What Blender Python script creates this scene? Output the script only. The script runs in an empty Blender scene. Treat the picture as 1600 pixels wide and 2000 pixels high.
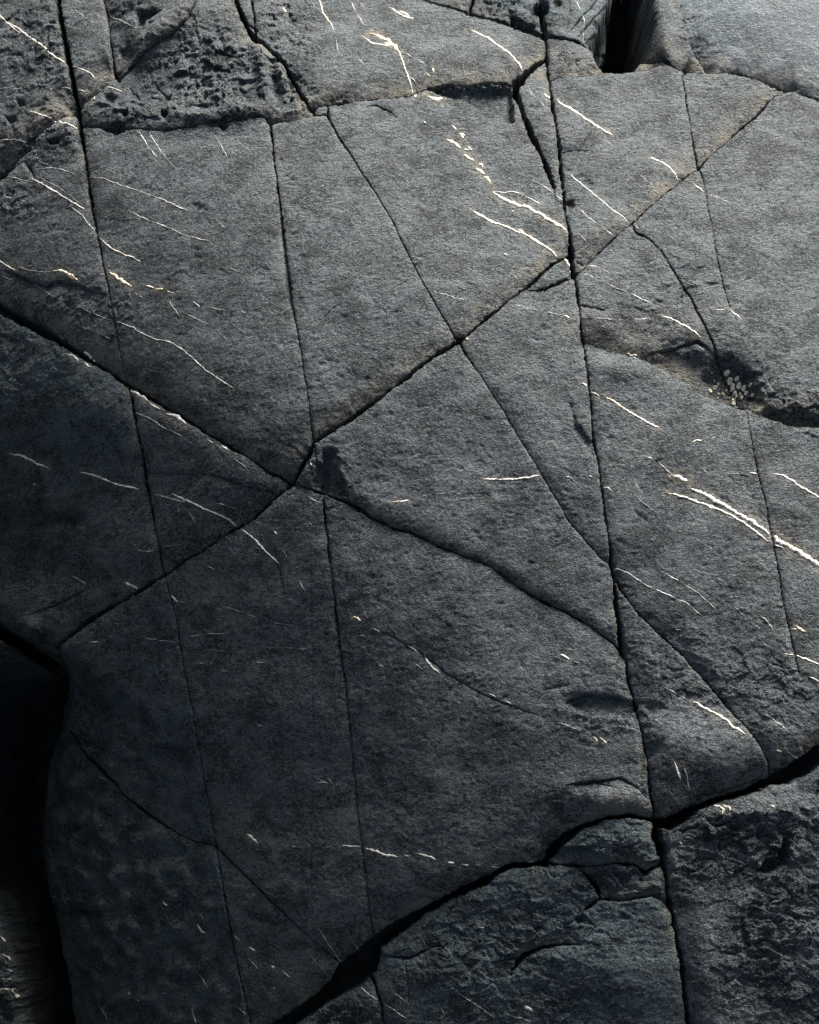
import bpy, math, time
import numpy as np
from mathutils import Vector

T0 = time.time()
S = bpy.context.scene
R = math.radians
# ------------------------------------------------------------------ camera
CAM = np.array([0.0, 0.0, 3.2])
TILT = R(17)                    # from straight down
VFOV = R(48)
cd = bpy.data.cameras.new('camera')
cd.sensor_fit = 'VERTICAL'; cd.sensor_height = 24; cd.lens = 12/math.tan(VFOV/2)
cd.clip_start = .05; cd.clip_end = 500
cam = bpy.data.objects.new('camera', cd); S.collection.objects.link(cam)
cam.location = CAM; cam.rotation_euler = (TILT, 0, 0)
S.camera = cam
# ------------------------------------------------------------------ light
SUN_EL, SUN_AZ = R(23), R(20)    # from beyond the top edge of the picture, a little to the right
w = bpy.data.worlds.new('World'); S.world = w; w.use_nodes = True
nt = w.node_tree; nt.nodes.clear()
sky = nt.nodes.new('ShaderNodeTexSky'); sky.sky_type = 'NISHITA'; sky.sun_disc = False
sky.sun_elevation = SUN_EL; sky.sun_rotation = SUN_AZ; sky.dust_density = 6; sky.air_density = 1.0; sky.ozone_density = .35
bg = nt.nodes.new('ShaderNodeBackground'); bg.inputs[1].default_value = .05
wo = nt.nodes.new('ShaderNodeOutputWorld')
nt.links.new(sky.outputs[0], bg.inputs[0]); nt.links.new(bg.outputs[0], wo.inputs[0])
sl = bpy.data.lights.new('sun', 'SUN'); sl.energy = 4.9; sl.angle = R(24); sl.color = (1, .985, .955)
so = bpy.data.objects.new('sun', sl); S.collection.objects.link(so)
sd = Vector((math.sin(SUN_AZ)*math.cos(SUN_EL), math.cos(SUN_AZ)*math.cos(SUN_EL), math.sin(SUN_EL)))
so.rotation_euler = sd.to_track_quat('Z', 'Y').to_euler(); so.location = (0, 6, 6)
S.view_settings.view_transform = 'Standard'; S.view_settings.look = 'None'
S.view_settings.exposure = 1.75; S.view_settings.gamma = 1; S.view_settings.use_curve_mapping = False
S.cycles.max_bounces = 4

# ------------------------------------------------------------------ numeric helpers
K = 0.0016                      # metres per photo pixel, for depths and widths
F = 1000/math.tan(VFOV/2)
ct, st = math.cos(TILT), math.sin(TILT)

def macro(u, v):
    """Large form of the outcrop, metres: a whaleback that rolls off to the lower left and bottom."""
    s = (v-620)/1000*.80 + (800-u)/1000*.52
    m = -.50*np.logaddexp(0, s*3.0)/3.0*np.clip(1+.35*s, .6, 2)
    yt = np.clip((900-v)/1000, 0, 1.6)*1.65
    m = m - .135*yt*yt
    s2 = (420-u)/400 + np.clip((v-500)/900, -1, 1.2)*.6
    m = m - .36*np.logaddexp(0, s2*3.0)/3.0
    s3 = (v-1500)/500 + (u-1150)/500
    m = m + .07*np.logaddexp(0, s3*2)/2
    # unseen rises beyond the left gully and below the frame, added to block skylight
    def sst(x): x = np.clip(x, 0, 1); return x*x*(3-2*x)
    m = m + 1.9*sst((-45-u)/280)*sst((v-560)/500)
    m = m + 1.0*sst((v-2130)/420)*sst((1500-u)/700)
    s4 = (-v+60)/260
    m = m + .03*np.tanh(s4)
    return m

def ray(u, v):
    a = (u-800)/F; b = (1000-v)/F
    return a, b*ct+st, b*st-ct
def world(u, v, h):
    """Point of the rock under photo position (u, v), lifted by h metres."""
    dx, dy, dz = ray(u, v)
    t = (macro(u, v)-CAM[2])/dz
    return dx*t, dy*t, macro(u, v)+h

def _hash(ix, iy, seed):
    h = (ix.astype(np.int64)*374761393 + iy.astype(np.int64)*668265263 + seed*974634777) & 0xffffffff
    h = ((h ^ (h >> 13))*1274126177) & 0xffffffff
    h = ((h ^ (h >> 16))*2246822519) & 0xffffffff
    return ((h ^ (h >> 15)) & 0xffffff)/float(0xffffff)
def vnoise(x, y, seed=0):
    """Gradient noise, about -1..1."""
    ix = np.floor(x); iy = np.floor(y); fx = x-ix; fy = y-iy
    sx = fx*fx*fx*(fx*(fx*6-15)+10); sy = fy*fy*fy*(fy*(fy*6-15)+10)
    def g(i, j):
        a = _hash(ix+i, iy+j, seed)*2*math.pi
        return np.cos(a)*(fx-i)+np.sin(a)*(fy-j)
    return 1.5*((g(0, 0)*(1-sx)+g(1, 0)*sx)*(1-sy)+(g(0, 1)*(1-sx)+g(1, 1)*sx)*sy)
def facets(x, y, seed=0):
    """Randomly tilted flat facets with crisp edges, about -1..1."""
    ix = np.floor(x); iy = np.floor(y); best = np.full(x.shape, 9.); h = np.zeros(x.shape)
    for i in (-1, 0, 1):
        for j in (-1, 0, 1):
            a, b = ix+i, iy+j
            dx = x-a-_hash(a, b, seed); dy = y-b-_hash(a, b, seed+7); d = dx*dx+dy*dy
            c = d < best; t = _hash(a, b, seed+21)*2*math.pi
            h = np.where(c, 1.1*(dx*np.cos(t)+dy*np.sin(t))+_hash(a, b, seed+33)-.5, h); best = np.where(c, d, best)
    return h
def cellnoise(x, y, seed=0):
    """Distance to nearest and second nearest feature point, plus the nearest one's random value."""
    ix = np.floor(x); iy = np.floor(y)
    d1 = np.full(x.shape, 9.); d2 = np.full(x.shape, 9.); val = np.zeros(x.shape)
    for i in (-1, 0, 1):
        for j in (-1, 0, 1):
            px = ix+i+_hash(ix+i, iy+j, seed); py = iy+j+_hash(ix+i, iy+j, seed+7)
            d = np.hypot(px-x, py-y)
            c = d < d1
            d2 = np.where(c, d1, np.minimum(d2, d)); val = np.where(c, _hash(ix+i, iy+j, seed+13), val)
            d1 = np.where(c, d, d1)
    return d1, d2, val

# ------------------------------------------------------------------ the survey of the rock
# joints: (dividing?, [(u, v, gap), ...], depth, (drop, radius) on the upper/left side, (drop, radius) on the lower/right side)
J = []
def joint(pts, depth=60, a=(2, 5), b=(1, 4), div=True, jit=1.0, ends=(0, 0), wk=1.0):
    pts = [(q[0], q[1], q[2]*wk) for q in pts]
    J.append(dict(pts=np.array(pts, float), D=depth, a=a, b=b, div=div, jit=jit, ends=ends))
# long steep joint on the left
joint([(104,-60,9),(113,0,9),(122,60,10),(133,120,10),(140,160,9),(150,212,11)], 120, (3,6), (4,7), wk=1.3)
joint([(150,212,11),(155,245,10),(160,275,11),(165,310,7),(172,350,6),(180,400,7),(188,450,5)], 90, (5,9), (4,8))
joint([(188,450,4),(205,530,3),(217,590,2.5),(228,650,2),(238,705,2),(248,748,2.5)], 16, (1.5,7), (1,5))
joint([(248,748,4),(257,775,6),(265,830,5),(275,870,5),(285,940,7),(296,1000,4),(308,1060,3),(320,1120,4)], 34, (5,12), (4,10))
joint([(320,1120,1.5),(334,1170,1.5),(345,1210,1.8),(352,1260,2),(362,1320,1.6),(375,1380,1.8),(385,1430,1.6),(400,1520,2),(412,1590,2.2),(422,1654,2.5)], 12, (1.5,6), (2.5,7), jit=.8, wk=1.5)
joint([(422,1654,3),(433,1710,3),(447,1800,3.5),(460,1870,3),(478,1950,3.5),(492,2010,3.5),(510,2090,4)], 18, (1.5,6), (3,12))
# left diagonal
joint([(-70,545,30),(0,598,27),(60,628,24),(120,665,18),(180,705,13),(248,748,9),(300,780,9),(360,815,9),(420,855,8),(470,885,8),(520,918,6),(570,942,6)], 90, (12,20), (5,9))
# its continuation to the lower right
joint([(570,942,5),(600,951,7),(632,962,7),(660,973,12),(690,985,10),(720,1003,9),(745,1019,10),(770,1032,7),(800,1037,13),(830,1052,8),(870,1072,5),(930,1092,5),(960,1103,4),(1010,1140,5),(1040,1162,9),(1100,1188,8),(1160,1225,5),(1200,1255,7),(1219,1276,9)], 70, (6,10), (8,26), wk=.75)
# central diagonal
joint([(1117,494,9),(1100,503,6),(1080,514,8),(1050,540,10),(1025,562,7),(960,615,9),(930,640,9),(900,662,9),(840,700,9),(780,745,9),(720,790,11),(680,818,12),(640,843,11),(615,862,10),(603,888,12),(587,915,10),(571,942,8)], 90, (10,22), (3,6))
joint([(1024,563,3),(1032,567,3),(1050,566,6),(1072,560,7),(1098,548,7),(1124,538,6)], 60, (8,14), (3,6))
# the long joint right of the middle
joint([(1067,68,6),(1068,90,7),(1069,112,7),(1073,150,5),(1080,200,6),(1086,240,6),(1093,290,7),(1099,350,8),(1103,396,6)], 90, (4,9), (4,8))
joint([(1103,396,5),(1112,450,6),(1114,475,11),(1118,500,12),(1122,537,10)], 100, (4,10), (5,10))
joint([(1122,537,8),(1127,560,6),(1133,620,4.5),(1140,665,6),(1145,710,3.5),(1152,760,4),(1160,850,4.5),(1162,865,6),(1168,900,3.5),(1176,960,4),(1185,1020,4),(1192,1070,5),(1197,1108,6)], 40, (2,7), (3,8))
joint([(1197,1108,6),(1200,1140,6),(1205,1190,9),(1211,1235,12),(1219,1276,9)], 90, (5,9), (3,8))
joint([(1219,1276,5),(1232,1340,5),(1245,1390,6),(1255,1430,5),(1264,1480,5),(1268,1530,6),(1275,1562,7),(1284,1604,9)], 60, (6,14), (7,16))
joint([(1284,1604,14),(1286,1630,20),(1294,1655,20),(1300,1690,14),(1311,1772,7)], 110, (8,12), (5,10))
joint([(1311,1772,9),(1318,1810,9),(1328,1860,10),(1336,1915,11),(1347,2000,13),(1360,2090,14)], 110, (7,16), (10,22), wk=1.2)
# open wedge crack left of it
joint([(1068,110,8),(1045,127,12),(1025,146,13),(1010,160,15)], 130, (9,16), (5,9), wk=1.3)
joint([(1010,158,14),(1007,175,12),(1012,195,9),(1022,222,9),(1034,252,10),(1048,280,10),(1060,305,9),(1072,333,9),(1083,362,7)], 130, (3,6), (8,16), wk=1.4)
joint([(1083,362,5),(1084,375,3),(1085,390,1.5)], 30, (1,4), (1,4), jit=.3)
joint([(1085,390,.8),(1094,393,.8),(1103,396,.8)], 3, (0,1), (0,1), jit=.3)
# top joint
joint([(780,-30,4),(840,2,5),(900,18,6),(960,35,8),(1010,49,12),(1040,58,14),(1067,68,10)], 110, (8,10), (3,9))
joint([(1067,68,6),(1100,75,4),(1150,84,6),(1190,92,14),(1215,96,18),(1245,104,16),(1262,110,10),(1310,130,3),(1340,139,3)], 60, (3,6), (6,22))
joint([(1340,139,3),(1370,142,3),(1440,153,5),(1500,170,6),(1560,184,6),(1600,193,7),(1700,222,8)], 60, (14,20), (6,18))
joint([(1073,152,7),(1100,145,6),(1130,144,6),(1165,143,4),(1185,139,2.5),(1230,137,2),(1280,134,1.5),(1320,138,1.5),(1340,139,2)], 26, (18,24), (3,8))
joint([(1340,139,2),(1333,152,3),(1340,200,3),(1350,250,3),(1360,300,3.5),(1368,327,4),(1374,345,3),(1382,390,2.5),(1390,440,2.5),(1400,500,2.2),(1412,555,2),(1425,600,1.5)], 18, (2.5,8), (3,9))
joint([(1546,181,.8),(1530,186,1),(1515,190,4),(1490,214,6),(1470,236,7),(1455,247,6),(1420,275,3.5),(1385,305,4),(1368,327,5),(1340,345,4),(1300,378,4),(1260,412,4),(1235,436,5),(1200,465,4),(1160,503,4),(1135,528,5),(1123,538,6)], 40, (10,20), (2,5))
joint([(1235,437,2),(1243,455,3),(1270,468,1),(1300,500,1),(1311,521,2),(1337,562,2.5),(1354,589,3),(1362,611,3),(1379,637,3),(1394,671,3),(1403,690,3),(1420,720,3),(1445,760,2),(1460,794,2)], 12, (3,10), (1.5,5))
# brown ledge on the right
joint([(1142,667,6),(1155,668,6),(1190,682,4),(1240,694,5),(1265,701,9),(1300,722,5),(1340,747,4),(1385,770,3.5),(1430,787,3),(1460,795,4),(1500,811,7),(1550,824,9),(1600,828,6),(1700,850,6)], 34, (20,34), (3,10))
joint([(1462,795,2),(1465,830,2),(1473,880,2),(1485,940,2.2),(1498,990,2),(1508,1050,2.2),(1518,1100,2.5),(1530,1180,2.5),(1542,1230,2.5),(1550,1265,2.5),(1560,1312,2)], 10, (1.5,6), (2,6))
# hairlines of the middle
joint([(897,664,6),(905,685,5),(922,712,4),(940,735,2.5),(975,790,2.5),(1005,840,2.5),(1035,890,2.5),(1060,930,2.5),(1090,980,3),(1110,1015,2.5),(1140,1050,3),(1170,1085,3),(1197,1108,4)], 16, (1.5,5), (5,16))
joint([(1200,1125,6),(1215,1155,4),(1250,1200,3.5),(1290,1240,4),(1330,1275,6),(1380,1330,5),(1430,1390,5),(1465,1430,5),(1490,1465,4),(1503,1492,5),(1512,1525,7)], 40, (2,6), (9,24))
joint([(640,207,2),(641,226,8),(650,248,5),(662,272,4),(690,312,2.5),(730,370,2),(770,440,2),(800,500,2),(830,560,2),(860,610,2),(885,650,3),(897,664,5)], 12, (1.5,5), (2,6))
joint([(527,239,6),(533,290,5),(540,350,4.5),(548,410,5),(555,470,4),(562,530,4),(572,600,3),(580,640,2.2),(590,700,2),(600,760,2),(607,820,2.5),(613,862,5)], 22, (2.5,7), (1.5,5), wk=.85)
joint([(613,862,2),(617,885,2),(622,915,2),(632,962,4),(634,1000,5),(640,1050,4.5),(650,1130,3),(657,1200,5),(665,1270,4),(675,1330,4),(682,1400,3.5),(690,1480,3),(697,1560,3),(705,1630,3),(712,1680,3),(718,1740,2.5),(725,1800,3),(731,1840,5)], 20, (3,9), (1.5,6), wk=.8)
# lower left
joint([(571,942,6),(548,965,7),(520,990,6),(490,1016,6),(465,1030,7),(440,1043,5),(400,1070,6),(350,1100,7),(320,1120,8),(280,1145,8),(230,1175,10),(180,1204,12),(130,1240,16),(95,1265,22),(66,1290,40)], 90, (10,20), (5,10))
joint([(66,1288,40),(40,1320,90),(2,1370,150),(-16,1460,120),(-30,1560,120),(-24,1660,110),(22,1760,48),(52,1860,34),(70,1950,34),(84,2090,36)], 520, (50,26), (165,100))
joint([(-90,1205,24),(-10,1232,26),(24,1250,26),(66,1288,34)], 300, (16,22), (0,10))
joint([(10,1366,20),(62,1374,16),(84,1392,8),(120,1430,6),(160,1475,6),(210,1520,6),(250,1560,5),(300,1600,6),(350,1630,5),(385,1645,3),(422,1654,3)], 36, (6,16), (3,7))
joint([(422,1654,3),(460,1690,3),(510,1740,3),(560,1790,2.5),(600,1825,2),(640,1862,2),(672,1890,3),(686,1904,4)], 12, (1.5,5), (4,10), wk=1.3)
joint([(288,921,2),(340,924,1.8),(410,926,1.6),(450,940,1.6),(480,952,1.6),(515,957,1.4),(538,963,1.5),(547,966,1.5)], 7, (1,5), (2,8))
# bottom ledge
joint([(500,2090,26),(545,2008,24),(600,1972,20),(650,1935,24),(685,1905,46),(712,1880,44),(733,1845,22),(760,1824,18),(800,1798,14),(860,1763,11),(900,1742,11),(950,1720,12),(985,1698,10),(1010,1689,9),(1070,1687,9)], 150, (18,22), (9,14), wk=1.45)
joint([(1070,1684,12),(1080,1662,20),(1105,1638,18),(1140,1613,12),(1185,1598,9),(1230,1594,7),(1284,1604,8)], 90, (16,22), (8,20), wk=1.3)
joint([(1070,1687,7),(1124,1691,7),(1155,1692,5),(1200,1687,4),(1240,1690,8),(1262,1706,14),(1280,1694,8),(1299,1688,8)], 60, (8,14), (5,9), wk=.75)
joint([(1124,1691,5),(1150,1712,8),(1168,1735,20),(1175,1757,12),(1210,1763,5),(1245,1755,4),(1274,1749,5),(1295,1760,4),(1311,1773,5)], 50, (14,18), (4,10), wk=.75)
joint([(1284,1604,12),(1310,1611,18),(1340,1592,16),(1370,1576,14),(1410,1562,12),(1460,1546,12),(1512,1525,14),(1545,1512,26),(1580,1494,30),(1620,1462,28),(1700,1420,20)], 130, (16,22), (6,10), wk=1.4)
joint([(712,1880,30),(735,1932,10),(745,1962,7),(752,2010,6),(760,2090,6)], 60, (6,10), (5,9), wk=.6)
# upper left
joint([(-70,400,22),(0,335,16),(22,311,12),(49,289,9),(62,277,9),(71,262,8),(97,244,6),(124,225,6),(150,214,8)], 90, (25,32), (10,12))
joint([(150,214,5),(163,200,4),(195,176,4),(225,146,4)], 26, (22,28), (5,9))
joint([(225,146,4),(262,118,3),(300,94,3),(340,68,3),(368,40,3),(386,10,3),(400,-40,3)], 12, (4,10), (9,22))
joint([(225,146,8),(216,120,6),(212,80,5),(208,40,4),(200,0,4),(190,-50,4)], 26, (4,10), (22,26))
joint([(150,243,5),(195,245,7),(225,253,6),(244,247,3),(285,248,2),(337,249,2),(375,240,2),(405,236,1.6),(460,232,1.6),(517,226,2),(527,239,4)], 16, (4,9), (5,14))
joint([(455,-50,9),(461,0,9),(472,30,10),(485,55,12),(499,74,12),(514,84,6),(540,109,8),(559,131,10),(577,161,6),(600,203,6),(614,214,6)], 80, (8,12), (3,8))
joint([(490,-50,4),(492,0,4),(496,40,5),(499,74,6)], 26, (6,8), (4,8))
joint([(614,212,6),(650,203,6),(725,195,5),(800,187,8),(830,173,8),(875,162,6),(940,160,6),(1010,160,8)], 60, (13,20), (2,6))
joint([(527,239,3),(560,233,3),(600,228,3),(613,224,5),(614,212,5)], 16, (14,18), (4,8))
joint([(613,226,3),(641,224,3)], 12, (2,5), (3,7))
joint([(928,-60,5),(924,0,6),(918,20,8),(912,22,8)], 50, (5,8), (5,8))
joint([(1050,-60,5),(1056,0,10),(1060,16,16),(1058,30,9),(1063,50,14),(1067,68,10)], 80, (6,8), (6,8))
joint([(1240,-70,60),(1236,0,52),(1227,50,82),(1209,90,108)], 330, (34,30), (10,10))
joint([(1318,-60,1.5),(1322,0,1.5),(1330,40,1.5),(1345,88,2),(1366,122,5),(1384,143,4)], 12, (3,10), (14,26))
# lesser breaks that divide nothing
joint([(1127,508,1),(1140,514,1)], 3, div=False)
joint([(0,524,2),(50,543,2),(90,556,2),(110,548,2),(150,556,4),(190,572,4),(212,576,2)], 8, (1,5), (6,18), div=False, ends=(1,1))
joint([(1120,592,1.5),(1150,598,2),(1175,603,2.5),(1195,606,1)], 7, (2,6), (1,3), div=False, ends=(1,1))
joint([(705,1217,1),(750,1237,1.5),(800,1265,1.5),(830,1282,2),(870,1315,1.6),(930,1350,1.6),(970,1370,1.6),(1040,1395,1.4),(1090,1412,1)], 5, (1,4), (1.5,6), div=False, ends=(1,1))
joint([(604,1010,1),(606,1120,1),(609,1260,1),(611,1420,1),(609,1560,1),(607,1700,1),(609,1800,1),(612,1920,1)], 2.4, (0,2), (0,2), div=False, ends=(1,1), jit=.6)
joint([(540,1080,.5),(555,1160,.5)], 1, div=False)
joint([(996,1920,4),(1002,1895,10),(1025,1869,12),(1062,1850,7),(1100,1846,6),(1140,1847,5)], 36, (9,12), (4,9), div=False, ends=(1,1))
joint([(1139,1779,5),(1160,1765,8),(1172,1757,8)], 30, (4,7), (4,7), div=False, ends=(1,0))
joint([(895,1750,1),(885,1775,3),(870,1800,1)], 8, (2,5), (2,5), div=False, ends=(1,1))
joint([(1062,1348,2),(1110,1340,2)], 1, div=False)
joint([(1100,1386,2),(1112,1366,4),(1150,1356,4),(1200,1360,3),(1240,1372,4)], 5, (1,6), (9,18), div=False, ends=(1,1))
joint([(1200,1540,2),(1160,1528,3),(1100,1535,2)], 5, (2,6), (4,12), div=False, ends=(1,1))
joint([(1262,1466,3),(1250,1540,2),(1276,1560,3)], 1, div=False)
joint([(1110,1534,2),(1160,1527,3),(1210,1520,3),(1245,1540,3),(1270,1564,4)], 8, (2,6), (5,14), div=False, ends=(1,1))
joint([(1505,1500,2),(1540,1502,5),(1580,1490,3)], 20, (5,8), (3,6), div=False, ends=(0,1))
joint([(1345,1580,2),(1372,1552,3),(1430,1540,2),(1515,1505,2)], 5, (4,10), (10,14), div=False, ends=(1,1))
joint([(1270,684,2),(1310,678,2),(1365,664,2),(1400,690,2)], 4, (3,10), (8,14), div=False, ends=(1,1))
joint([(705,214,3),(735,206,3),(765,220,4),(778,238,2)], 7, (3,9), (2,6), div=False, ends=(1,1))
joint([(1125,305,2),(1145,272,2),(1162,248,2)], 5, (3,8), (1,4), div=False, ends=(1,1))
joint([(1100,297,3),(1125,293,2),(1160,299,1)], 6, (5,8), (1,4), div=False, ends=(0,1))
joint([(10,330,4),(45,310,5),(58,330,4),(70,352,3)], 14, (6,10), (3,6), div=False, ends=(0,1))
joint([(37,1203,1),(97,1181,2),(131,1166,2),(176,1143,1)], 4, (1,4), (3,10), div=False, ends=(1,1))
joint([(740,1868,1),(800,1872,6),(850,1850,4)], 14, (3,9), (3,6), div=False, ends=(1,1))
joint([(1240,1000,1),(1262,1016,1)], 1, div=False)
joint([(605,905,.6),(612,930,.6)], 1, div=False)
joint([(790,1868,1),(797,1930,1.2),(802,1990,1)], 4, (1,3), (1,4), div=False, ends=(1,1))
joint([(970,1790,1),(985,1850,1.2),(990,1905,1)], 3, (1,3), (1,4), div=False, ends=(1,1))
joint([(640,603,1.4),(632,620,1.2),(650,600,1.4),(672,588,.8)], 2, (0,2), (0,2), div=False, ends=(1,1))
# striped planes above the top joint
for q in range(6):
    joint([(1100+q*22,74,1.5),(1130+q*22,38,2),(1165+q*22,-4,2),(1200+q*22,-44,2)], 7, (1,5), (5,12), div=False, ends=(1,0))
joint([(1105,70,1),(1115,30,1.5),(1108,-20,1.5)], 8, (2,6), (2,5), div=False, ends=(1,0))
# wandering breaks in the eroded corner
rs = np.random.RandomState(5)
for u0, v0, L in [(372,52,80),(300,150,60),(280,120,40),(345,95,50),(400,70,60),(430,110,50),(320,30,40),(250,165,40),(455,60,90),(465,130,60),(485,90,80),(540,130,60),(555,160,50),(400,160,40),(380,185,30),(330,185,30),(290,180,30),(440,165,40),(170,40,40),(60,90,30),(40,40,30),(95,60,30)]:
    d = rs.uniform(-.6, 1.9); p = [(u0, v0, .8)]
    for q in range(5):
        d += rs.uniform(-.9, .9); p.append((p[-1][0]+math.cos(d)*L/5, p[-1][1]+math.sin(d)*L/5, rs.uniform(.8, 2.6)))
    joint(p, rs.uniform(6, 13), (rs.uniform(1, 3), 6), (rs.uniform(1, 4), 7), div=False, ends=(1, 1), jit=1.6)
for u0, v0, L in [(1330,1640,70),(1380,1620,60),(1440,1650,90),(1360,1690,50),(1500,1600,60),(1460,1600,50),(1560,1640,50),(1590,1560,40),(1420,1700,60),(830,1850,40),(1080,1720,40),(1200,1710,40),(1240,1720,30),(1190,1650,40)]:
    d = rs.uniform(-.9, .5); p = [(u0, v0, .8)]
    for q in range(5):
        d += rs.uniform(-.7, .7); p.append((p[-1][0]+math.cos(d)*L/5, p[-1][1]+math.sin(d)*L/5, rs.uniform(.8, 3)))
    joint(p, rs.uniform(6, 14), (rs.uniform(2, 5), 8), (rs.uniform(1, 3), 6), div=False, ends=(1, 1), jit=1.6)

# hollows with an edge: polygon, depth (px), edge width (px)
PITS = [
 ([(837,171),(880,166),(1000,166),(1001,238),(975,236),(950,229),(931,202),(905,190),(875,184)], 26, 4),
 ([(1185,20),(1215,-60),(1262,-60),(1268,60),(1262,104),(1190,90),(1160,82)], 150, 8),
 ([(632,880),(655,880),(650,900),(668,935),(678,968),(650,966),(630,950)], 16, 6),
 ([(622,905),(640,912),(640,958),(612,948)], 14, 5),
 ([(1395,700),(1440,705),(1475,735),(1490,780),(1455,790),(1400,770),(1385,735)], 14, 14),
 ([(1280,700),(1320,684),(1375,690),(1390,735),(1360,745),(1310,722)], 8, 14),
 ([(1484,1702),(1500,1680),(1525,1675),(1534,1640),(1542,1650),(1538,1688),(1505,1706)], 34, 5),
 ([(1108,1372),(1120,1360),(1190,1360),(1242,1374),(1240,1400),(1200,1400),(1140,1392)], 8, 7),
 ([(-40,985),(50,985),(100,1000),(160,1008),(140,1022),(60,1018),(0,1022),(-40,1030)], 18, 12),
 ([(-40,1745),(70,1772),(190,1780),(192,1790),(130,1793),(60,1780),(-40,1790)], 20, 9),
 ([(1085,1680),(1092,1662),(1118,1655),(1148,1660),(1145,1678),(1115,1688)], 12, 7),
 ([(1165,1705),(1200,1700),(1235,1712),(1230,1738),(1190,1745),(1168,1730)], 12, 10),
 ([(1072,8),(1062,2),(1044,8),(1040,22),(1060,30),(1070,24)], 26, 4),
 ([(1012,36),(1022,40),(1022,52),(1008,50)], 26, 4), ([(1028,44),(1042,48),(1038,58),(1026,54)], 24, 4),
 ([(1000,30),(1008,34),(1006,44),(998,40)], 24, 4),
 ([(1080,3),(1092,-6),(1096,8),(1086,12)], 12, 4),
 ([(314,213),(323,212),(327,219),(321,226),(313,222)], 22, 4), ([(237,216),(246,213),(250,221),(243,226),(237,223)], 20, 4),
 ([(206,184),(218,182),(227,190),(220,198),(208,196)], 9, 5),
 ([(196,244),(220,238),(238,244),(240,252),(222,254),(205,250)], 18, 4),
 ([(426,241),(444,240),(442,247),(432,249)], 14, 4), ([(96,277),(112,273),(115,279),(100,283)], 14, 4),
 ([(268,22),(300,18),(312,22),(300,30),(285,34),(280,48),(268,46)], 18, 5),
 ([(230,85),(248,80),(262,100),(240,128),(228,138)], 16, 12),
 ([(10,228),(28,226),(32,234),(18,238)], 10, 4), ([(35,198),(46,196),(46,205),(37,206)], 10, 4),
 ([(1108,395),(1120,392),(1124,402),(1112,412)], 8, 4), ([(1140,355),(1152,350),(1158,360),(1146,364)], 5, 4),
 ([(1425,1600),(1470,1590),(1490,1600),(1450,1620),(1425,1622)], 14, 8),
 ([(376,398),(400,402),(404,410),(385,412)], 3.5, 4),
 ([(556,410),(548,440),(553,500),(557,560),(568,600),(569,560),(560,500),(553,440)], 6, 3),
 ([(1116,790),(1128,830),(1150,858),(1160,868),(1160,900),(1138,862),(1120,840)], 5, 5),
 ([(1500,800),(1560,800),(1625,812),(1625,830),(1545,826)], 18, 10),
 ([(670,95),(702,100),(700,118),(676,122),(664,110)], 4, 9), ([(823,66),(868,64),(872,72),(830,76)], 4, 6),
 ([(1262,1380),(1290,1372),(1300,1385),(1275,1402)], 6, 8), ([(1262,1460),(1292,1448),(1285,1470),(1268,1482)], 8, 8),
 ([(430,1140),(470,1140),(450,1170)], 0.1, 8),
 ([(900,1876),(930,1880),(920,1912)], 5, 8),
 ([(1125,1795),(1138,1790),(1142,1800),(1130,1806)], 12, 4), ([(1046,1810),(1062,1806),(1064,1814),(1050,1818)], 8, 4),
]
# swells and dips: u, v, ru, rv, turn (degrees), height px
SWELL = [(-60,1000,190,190,0,-75),(-30,640,110,90,20,-18),(-20,1500,150,260,0,-30),(1500,40,150,120,20,70),(1288,60,22,110,-10,34),(1180,1645,85,40,-12,16),(1215,1728,50,26,0,12),(1190,1565,90,40,8,18),(1400,1470,110,60,-15,18),
 (1310,1430,60,40,0,8),(1100,60,60,50,0,10),(300,160,120,60,0,-14),(440,190,90,30,0,10),(545,185,34,50,-15,-16),(515,140,14,50,-8,22),(552,150,12,40,-10,18),(250,90,20,50,-20,-12),
 (320,62,24,115,48,34),(85,40,60,60,0,10),(85,235,55,18,-25,8),(125,262,40,26,10,8),(55,1225,20,26,-30,18),(80,1100,120,60,20,-16),(60,900,90,60,0,-14),(180,800,80,60,0,8),
 (1430,745,70,50,20,-16),(1345,712,70,34,25,-8),(1200,720,90,20,12,8),(1370,1900,60,120,0,14),(1500,1900,140,160,0,-10),(1500,1590,90,24,-5,12),(1430,1600,90,30,-10,10),(900,1800,160,60,-15,-10),
 (860,1900,90,60,0,12),(1180,1880,120,70,0,12),(800,110,200,45,0,10),(650,170,60,40,0,6),(900,200,60,20,0,-4),(700,260,80,30,0,6),(860,215,50,20,20,6),(500,215,90,12,0,9),(330,222,120,10,2,8),(350,264,160,16,0,-5),
 (1210,240,90,80,0,6),(1450,210,80,50,-20,5),(760,1000,90,40,20,6),(1040,620,70,50,0,4),(40,1350,60,60,0,-40),(300,1700,160,160,0,10),(150,1850,140,120,0,8),(130,1300,50,50,0,8),(600,1500,260,200,0,9),(1000,1400,160,100,0,9)]
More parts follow.
